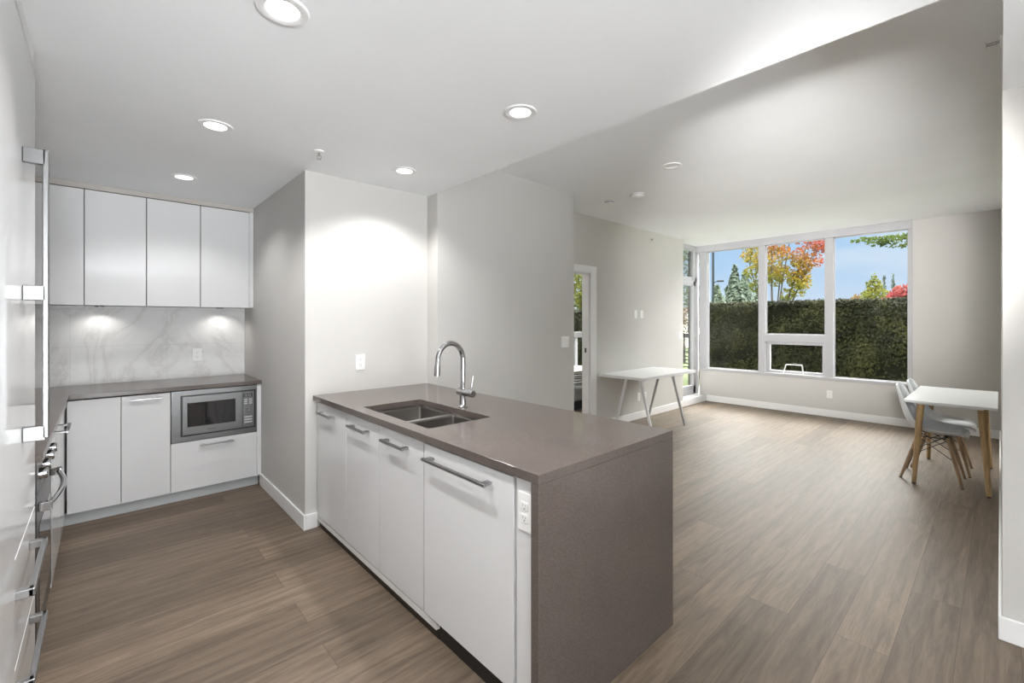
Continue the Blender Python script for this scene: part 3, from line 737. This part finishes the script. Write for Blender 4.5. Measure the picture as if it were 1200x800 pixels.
# ------------------------------------------------------------------ chairs
def make_chair(loc, rz, label):
    t = thing('shell_chair', label, 'chair', loc, 'shell chairs at the dining table', rz)
    prof = [(-.262, .832, .085), (-.258, .824, .125), (-.252, .80, .165), (-.243, .76, .190), (-.228, .69, .208), (-.212, .62, .219), (-.196, .56, .226), (-.172, .505, .231),
            (-.132, .462, .234), (-.075, .438, .236), (0, .428, .237), (.08, .430, .236), (.145, .438, .229), (.185, .438, .214), (.208, .428, .190), (.218, .412, .150), (.220, .404, .10)]
    bm = bmesh.new(); NT = 18; rows = []
    n = len(prof)
    for i, (x, z, wd) in enumerate(prof):
        a = Vector((prof[min(i+1, n-1)][0]-prof[max(i-1, 0)][0], 0, prof[min(i+1, n-1)][1]-prof[max(i-1, 0)][1])).normalized()
        nr = Vector((-a.z, 0, a.x)); nr = nr if nr.z > 0 or nr.x > 0 else -nr
        if nr.x < 0 and i < 8: nr = -nr
        f = i/(n-1)
        lift = (.02, .025, .032, .041, .050, .058, .066, .071, .069, .061, .051, .042, .034, .027, .021, .015, .009)[i]
        if i >= 12: nr = nr.lerp(Vector((.25, 0, .97)), min(1, (i-11)/3)).normalized()
        row = []
        for k in range(NT+1):
            tt = -1+2*k/NT
            p = Vector((x, .94*wd*math.sin(tt*PI/2*.98)/math.sin(PI/2*.98), z)) + nr*lift*abs(tt)**2.6
            row.append(bm.verts.new(p))
        rows.append(row)
    for a, b in zip(rows, rows[1:]):
        for k in range(NT): bm.faces.new((a[k], a[k+1], b[k+1], b[k])).smooth = True
    bmesh.ops.recalc_face_normals(bm, faces=bm.faces)
    me = bpy.data.meshes.new('seat_shell'); bm.to_mesh(me); bm.free(); me.materials.append(M_CHAIR)
    s_ = bpy.data.objects.new('seat_shell', me); COL.objects.link(s_); s_.parent = t
    q = s_.modifiers.new('round', 'SUBSURF'); q.levels = 1; q.render_levels = 2
    q = s_.modifiers.new('thick', 'SOLIDIFY'); q.thickness = .007; q.offset = 0
    tops, feet = {}, {}
    for i, sx in enumerate((1, -1)):
        for j, sy in enumerate((1, -1)):
            tp = Vector((sx*.095, sy*.115, .402)); ft = Vector((sx*.20-.012, sy*.188, 0))
            md = tp.lerp(ft, .45); tops[(sx, sy)] = tp; feet[(sx, sy)] = ft
            l = MB().tube([tp, md, ft+Vector((0, 0, .004))], [.0125, .0155, .0105], 16).build('leg', M_BEECH, t, local=True)
            MB().cyl(ft+Vector((0, 0, .006)), ft, .0105, .010).build('foot_cap', M_BLACK, l, local=True)
    mb = MB()
    def at(sx, sy, f): return tops[(sx, sy)].lerp(feet[(sx, sy)], f)
    for (a, b) in (((1, 1), (1, -1)), ((-1, 1), (-1, -1)), ((1, 1), (-1, 1)), ((1, -1), (-1, -1))):
        mb.tube([at(*a, .05), at(*b, .48)], .0032, 8).tube([at(*b, .05), at(*a, .48)], .0032, 8)
    mb.tube([at(1, 1, .03), at(1, -1, .03), at(-1, -1, .03), at(-1, 1, .03), at(1, 1, .03)], .005, 8)
    mb.build('wire_brace', M_WIRE, t, local=True)
    for sx in (1, -1):
        for sy in (1, -1):
            MB().cyl((sx*.085, sy*.10, .392), (sx*.085, sy*.10, .424), .014, .017, 14).build('seat_mount', M_BLACK, t, local=True)
    return t
ch1 = make_chair((5.575, .405, 0), -PI/2, 'white shell chair with dowel legs at the dining table, the one nearer the kitchen')
ch2 = dup(ch1, (6.025, .375, 0), 'white shell chair with dowel legs at the dining table, the one nearer the window wall')

# ------------------------------------------------------------------ bedroom
lamp('bedroom_fill', 'POINT', (4.6, 5.6, 2.45), 70, shadow_soft_size=.12, color=(1, .98, .95))  # unseen fill light added to brighten the bedroom
bd = thing('bed', 'low bed with grey mattress and navy base seen through the doorway', 'bed', (6.3, 5.3, 0))
MB().box(5.50, 6.95, 4.55, 6.3, .02, .15, .01).build('base', mat('navy_fabric', (.012, .016, .026), .8), bd)
MB().box(5.48, 6.97, 4.53, 6.3, .15, .39, .05, seg=4).build('mattress', mat('grey_sheet', (.22, .225, .23), .8), bd)
def striped():
    m = mat('striped_blanket', (.3, .3, .3), .8); t, b = nodes(m)
    wv = t.nodes.new('ShaderNodeTexWave'); wv.inputs['Scale'].default_value = 9; wv.bands_direction = 'Z'; wv.inputs['Distortion'].default_value = 2.5
    t.links.new(tex_coord(t, kind='World'), wv.inputs['Vector'])
    t.links.new(cramp(t, wv.outputs['Fac'], [(.35, (.08, .08, .085)), (.55, (.62, .62, .62))]), b.inputs['Base Color']); return m
bl = MB()
for k, (zz, hh, ins) in enumerate(((.39, .05, 0), (.44, .05, .02), (.49, .06, .03), (.55, .06, .05))):
    bl.box(5.58+ins, 6.5-ins, 4.60+ins, 5.5-ins, zz, zz+hh, .022, seg=3)
tag(bl.build('folded_blanket', striped()), 'striped grey and white folded blanket lying on the bed', 'blanket')

# ------------------------------------------------------------------ outdoors
def grass_mat():
    m = mat('lawn_grass', (.1, .16, .03), .9); t, b = nodes(m)
    v = tex_coord(t, kind='World'); n = noise(t, v, 5, 6, .7)
    t.links.new(cramp(t, n, [(.3, (0.045, 0.075, 0.013)), (.6, (0.100, 0.140, 0.030)), (.8, (0.150, 0.180, 0.050))]), b.inputs['Base Color']); return m
struct('ground_outside', MB().box(XW+.2, 90, -60, 120, -.3, -.06).box(7.14, XW+.2, 3.82, 3.84, -.3, -.06), grass_mat(), label='green lawn outside')

struct('reflector', MB().box(XW+.2, 9.9, -6, 4.6, -.12, -.04), paint('pale_reflector', (.55, .54, .52), .8), label='unseen added pale patio between the window and the hedge')  # slab added to bounce daylight up onto the living room ceiling
def leaves(mb, n, size, sampler, m=None, up=.3):
    bm = mb.bm; mi = mb._mi(m)
    for _ in range(n):
        p, nrm = sampler()
        d = Vector((random.gauss(0, 1), random.gauss(0, 1), random.gauss(0, 1)+up)).normalized() if nrm is None else (Vector(nrm)*1.1+Vector((random.gauss(0, .6), random.gauss(0, .6), random.gauss(0, .6)))).normalized()
        a = d.orthogonal().normalized(); a.rotate(Matrix.Rotation(random.uniform(0, 2*PI), 3, d)); b = d.cross(a)
        sz = size*random.uniform(.6, 1.35)
        q = [p+a*sz, p+b*sz*.5+d*sz*.12, p-a*sz, p-b*sz*.5+d*sz*.12]
        f = bm.faces.new([bm.verts.new(v) for v in q]); f.material_index = mi
M_HEDGE = leaf('hedge_leaves', [(.25, (0.0037, 0.0050, 0.0015)), (.5, (0.0137, 0.0156, 0.0042)), (.75, (0.0450, 0.0462, 0.0137))], scale=2.0, trans=.15)
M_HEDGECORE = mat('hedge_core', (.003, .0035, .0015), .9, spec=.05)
def hedge(x0, x1, y0, y1, zt, label, n):
    t = thing('hedge', label, 'hedge', (x0, (y0+y1)/2, -.06))
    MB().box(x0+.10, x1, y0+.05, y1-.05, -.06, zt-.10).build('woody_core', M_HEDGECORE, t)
    def samp():
        u = random.random(); y = random.uniform(y0, y1)
        if u < .72:
            z = random.uniform(-.05, zt)
            return Vector((x0+.06+.05*math.sin(y*5+z*3)+.04*math.sin(z*9+y*2)+random.uniform(-.05, .08)+max(0, z-zt+.12)*.8, y, z)), (-1, 0, .25 if z < zt-.12 else 1.4)
        if u < .92: return Vector((random.uniform(x0, x1), y, zt-.05+random.gauss(0, .025))), (0, 0, 1)
        if u < .96: return Vector((random.uniform(x0, x1), y0+random.uniform(-.04, .06), random.uniform(0, zt))), (0, -1, 0)
        return Vector((random.uniform(x0, x1), y1+random.uniform(-.06, .04), random.uniform(0, zt))), (0, 1, 0)
    mb = MB(); leaves(mb, n, .027, samp); mb.build('foliage', M_HEDGE, t, normals=False)
hedge(10.0, 11.0, -.6, 4.62, 1.835, 'tall clipped dark green hedge across the big window', 60000)
hedge(10.0, 11.0, 6.75, 11.0, 1.78, 'clipped dark green hedge seen through the bedroom window', 16000)

M_BARK = mat('grey_brown_bark', (.03, .023, .018), .9)
def tree(name, label, cat, base, trunk_h, blobs, n, size, m, stems=(), group=None, trunk_r=.12):
    t = thing(name, label, cat, base, group)
    mb = MB(); b = Vector(base)
    mb.tube([b, b+Vector((.03, .02, trunk_h*.5)), b+Vector((0, 0, trunk_h))], [trunk_r, trunk_r*.8, trunk_r*.6], 10)
    for (p0, p1, r) in stems: mb.tube([Vector(p0), (Vector(p0)+Vector(p1))/2+Vector((0, .03, .05)), Vector(p1)], [r, r*.7, r*.3], 8)
    mb.build('trunk', M_BARK, t)
    vol = [(bl_[3]*bl_[4]*bl_[5])**.7 for bl_ in blobs]
    def samp():
        c = random.choices(blobs, vol)[0]
        while True:
            v = Vector((random.uniform(-1, 1), random.uniform(-1, 1), random.uniform(-1, 1)))
            if v.length < 1 and random.random() < .25+.75*v.length: break
        return Vector((c[0]+v.x*c[3], c[1]+v.y*c[4], c[2]+v.z*c[5])), None
    mb = MB(); leaves(mb, n, size, samp); mb.build('crown', m, t, normals=False)
# maple: fan of stems from behind the hedge
M_MAPLE = leaf('maple_autumn_leaves', [(.15, (0.0585, 0.0702, 0.0117)), (.42, (0.1469, 0.1235, 0.0169)), (.62, (0.1820, 0.0884, 0.0208)), (.85, (0.1820, 0.0416, 0.0273))], axis_mix=(0, -.22, .30, (15, 4.45, 3.08)), scale=1.4, trans=.45)
mbs = (15.0, 4.62, -.06)
stems = []; blobs = []
for (ty, tz, tx) in ((5.55, 3.9, 15.2), (5.35, 4.1, 15.3), (5.05, 4.4, 14.8), (4.72, 4.8, 15.1), (4.35, 4.7, 15.4), (4.0, 4.5, 14.7), (3.65, 4.2, 15.2), (3.35, 4.0, 15.0), (3.5, 3.55, 15.1), (4.55, 4.2, 14.6), (3.85, 3.3, 15.0)):
    stems.append(((15.0, 4.62+random.uniform(-.05, .05), .7), (tx, ty, tz), .026))
    for f in (.55, .7, .85, 1.0):
        c = Vector((15.0, 4.62, .7)).lerp(Vector((tx, ty, tz)), f)
        blobs.append((c.x, c.y+random.uniform(-.1, .1), c.z+.05, .34, .16+.08*f, .22))
tree('maple_tree', 'autumn maple with green yellow and red leaves behind the hedge', 'tree', mbs, 1.5, blobs, 5200, .052, M_MAPLE, stems, trunk_r=.05)
# overhanging branch tree at the right
M_GREENLEAF = leaf('green_maple_leaves', [(.2, (0.0149, 0.0284, 0.0054)), (.5, (0.0432, 0.0648, 0.0149)), (.8, (0.0918, 0.1094, 0.0365))], scale=2, trans=.4)
tree('overhanging_tree', 'green leafy branch reaching in at the top right of the window', 'tree', (12.6, -.9, -.06), 3.4,
     [(12.0, 2.0, 3.16, .12, .22, .05), (12.0, 1.72, 3.10, .14, .25, .11), (12.0, 1.42, 3.07, .16, .30, .15), (12.0, 1.05, 3.13, .2, .30, .15), (12.2, .6, 3.25, .4, .4, .25), (12.5, -.1, 3.5, .8, .6, .5), (12.6, -.9, 4.1, 1.0, 1.0, .9)],
     9000, .042, M_GREENLEAF, [((12.6, -.9, 3.0), (12.0, 1.95, 3.20), .03)])
M_CONIFER = leaf('conifer_needles', [(.2, (0.0255, 0.0390, 0.0270)), (.5, (0.0570, 0.0750, 0.0570)), (.8, (0.0975, 0.1200, 0.0855))], scale=.6, trans=.1)
M_CONIFER2 = leaf('far_conifer_needles', [(.2, (0.0364, 0.0490, 0.0490)), (.6, (0.0602, 0.0784, 0.0728)), (.9, (0.0854, 0.1022, 0.0896))], scale=.6, trans=.1)
def conifer(x, y, h, r, label, m=M_CONIFER, n=1500, size=.22):
    t = thing('conifer_tree', label, 'tree', (x, y, -.06), 'conifers beyond the hedge')
    MB().tube([(x, y, -.06), (x, y, h*.98)], [.16, .02], 8).build('trunk', M_BARK, t)
    mb = MB()
    def samp():
        f = random.random()**.75; z = h*(1-f)*.97+.2
        ph = z*6/h*2.2; lay = .72+.28*abs(math.sin(z*4.2))
        a = random.uniform(0, 2*PI); rr = r*f*lay*math.sqrt(random.uniform(.25, 1))*(.85+.3*math.sin(a*3+z*2))
        return Vector((x+rr*math.cos(a), y+rr*math.sin(a), z-rr*.25)), (math.cos(a), math.sin(a), .6)
    leaves(mb, n, size, samp); mb.build('crown', m, t, normals=False)
conifer(36, 13.85, 5.65, 1.9, 'tallest grey green conifer beyond the hedge, near the middle of the left pane', n=2600)
conifer(42, 15.3, 5.9, 2.1, 'grey green conifer just right of the tallest one in the left pane', n=2600)
conifer(31, 13.1, 3.7, 1.7, 'shorter rounded conifer at the window corner beside the lamp post', n=2400)
conifer(48, 16.1, 5.0, 2.3, 'conifer half hidden by the left window mullion', n=1800)
conifer(42, 19.9, 5.2, 2.0, 'broad conifer at the outer edge of the left pane', n=1800)
conifer(46, 6.25, 5.0, .62, 'thin far conifer above the red tree, left one of the pair', M_CONIFER2, 420, .14)
conifer(52, 6.45, 5.6, .62, 'thin far conifer above the red tree, right one of the pair', M_CONIFER2, 420, .14)
conifer(44, 4.4, 4.7, 1.1, 'far conifer at the window edge beside the red tree', M_CONIFER2, 500, .16)
M_YELLOW = leaf('yellow_green_leaves', [(.2, (0.038, 0.045, 0.006)), (.5, (0.090, 0.095, 0.018)), (.8, (0.131, 0.124, 0.036))], scale=.9, trans=.4)
tree('yellow_tree', 'small yellow green tree rising above the hedge in the right pane', 'tree', (30, 4.45, -.06), 2.4,
     [(30, 4.45, 2.1, .8, .85, .5), (30, 4.45, 2.7, .6, .62, .5), (30, 4.5, 3.25, .35, .36, .4), (30, 4.5, 3.7, .12, .12, .25)], 1500, .10, M_YELLOW)
M_RED = leaf('red_leaves', [(.2, (0.095, 0.013, 0.013)), (.5, (0.140, 0.027, 0.027)), (.8, (0.169, 0.057, 0.036))], scale=.9, trans=.4)
tree('red_tree', 'bright red autumn tree above the hedge beside the right window frame', 'tree', (28, 3.1, -.06), 2.2,
     [(28, 3.35, 2.1, .8, .9, .6), (28, 2.95, 2.4, .8, .8, .75), (28, 2.5, 2.3, .8, .7, .7)], 2200, .11, M_RED)
M_ORANGE = leaf('pale_orange_leaves', [(.2, (0.079, 0.050, 0.022)), (.6, (0.124, 0.086, 0.045)), (.9, (0.135, 0.108, 0.068))], scale=.9, trans=.4)
tree('orange_tree', 'low pale orange shrub tree left of the yellow green tree', 'tree', (33, 6.0, -.06), 2.0,
     [(33, 6.0, 2.2, .6, .7, .6), (33, 5.75, 2.6, .3, .3, .4)], 420, .11, M_ORANGE)
tree('light_green_tree', 'light yellow green tree above the hedge outside the bedroom window', 'tree', (13.5, 10.8, -.06), 2.4,
     [(13.5, 10.2, 2.6, 1.2, 1.3, 1.1), (13.5, 11.2, 3.2, 1.2, 1.4, 1.3), (13.5, 10.6, 4.0, 1.0, 1.2, .8)], 5200, .075, leaf('lime_leaves', [(.2, (0.0273, 0.0351, 0.0052)), (.5, (0.0767, 0.0819, 0.0169)), (.8, (0.1469, 0.1404, 0.0416))], scale=2.5, trans=.4))
tree('roadside_tree', 'leafy green tree outside the balcony door beyond the fence', 'tree', (18, 9.3, -.06), 2.0,
     [(18, 9.2, 2.6, .9, 1.0, .9), (18, 9.0, 4.2, .9, 1.0, .8)], 1300, .085, M_GREENLEAF)
tree('rust_tree', 'rust coloured shrub tree outside the balcony door', 'tree', (15.5, 7.7, -.06), 1.0,
     [(15.5, 7.6, 1.45, .5, .6, .5)], 700, .06, M_ORANGE, trunk_r=.05)

# iron fence outside the balcony door
M_IRON = mat('black_iron', (.006, .0055, .005), .7, spec=.1)
fe = thing('garden_fence', 'dark iron garden fence with scrolls and slats outside the balcony door', 'fence', (11, 5.68, -.06))
MB().box(10.97, 11.03, 4.72, 6.65, 1.00, 1.11, .005).build('top_rail', M_IRON, fe)
for yy in (4.75, 6.62): MB().box(10.96, 11.04, yy-.04, yy+.04, -.06, 1.14, .005).build('post', M_IRON, fe)
for k in range(5): MB().box(10.985, 11.015, 4.75, 6.62, .245+k*.09, .275+k*.09, .003).build('slat', M_IRON, fe)
for k in range(7):
    cy = 4.95+k*.25; mb = MB()
    for (cz, sg) in ((.90, 1), (.76, -1)):
        pts = []
        for j in range(22):
            a = j/21*2.6*PI; r = .072*(1-j/21*.72); pts.append((11, cy+sg*r*math.cos(a), cz+sg*r*math.sin(a)*.9))
        mb.tube(pts, .011, 6)
    mb.cyl((11, cy-.12, .66), (11, cy-.12, 1.0), .010, seg=8)
    mb.build('scroll', M_WHITELAM if False else mat('pale_iron', (.06, .058, .053), .6) if k == 0 else bpy.data.materials['pale_iron'], fe)
MB().box(10.985, 11.015, 4.75, 6.62, .645, .67).build('middle_rail', M_IRON, fe)
# parked car-white wall beyond
hs = thing('far_house', 'low pale house with a grey roof far beyond the fence', 'house', (24, 13.5, -.06))
MB().box(22, 26, 11.6, 15.5, -.06, 1.6).build('wall', mat('pale_siding', (.72, .68, .62), .7), hs)
MB().prism([(11.55, 1.6), (15.8, 1.6), (13.6, 2.5)], 21.8, 26.2, 'x').build('roof', mat('grey_shingle', (.2, .2, .2), .8), hs)
MB().box(21.97, 22.0, 12.3, 13.0, .6, 1.3).box(21.97, 22.0, 13.9, 14.6, .6, 1.3).build('window', M_BGLASS, hs)
# street lamp
sl = thing('street_lamp', 'thin grey street lamp post at the window corner', 'street lamp', (14, 6.03, -.06))
MB().tube([(14, 6.03, -.06), (14, 6.03, 4.6)], [.045, .03], 12).build('pole', mat('lamp_post_paint', (.014, .018, .02), .6, spec=.1), sl)
MB().tube([(14, 6.03, 2.62), (14, 5.87, 2.66)], .014, 8).box(13.95, 14.05, 5.72, 5.90, 2.63, 2.68, .01).build('arm', bpy.data.materials['lamp_post_paint'], sl)
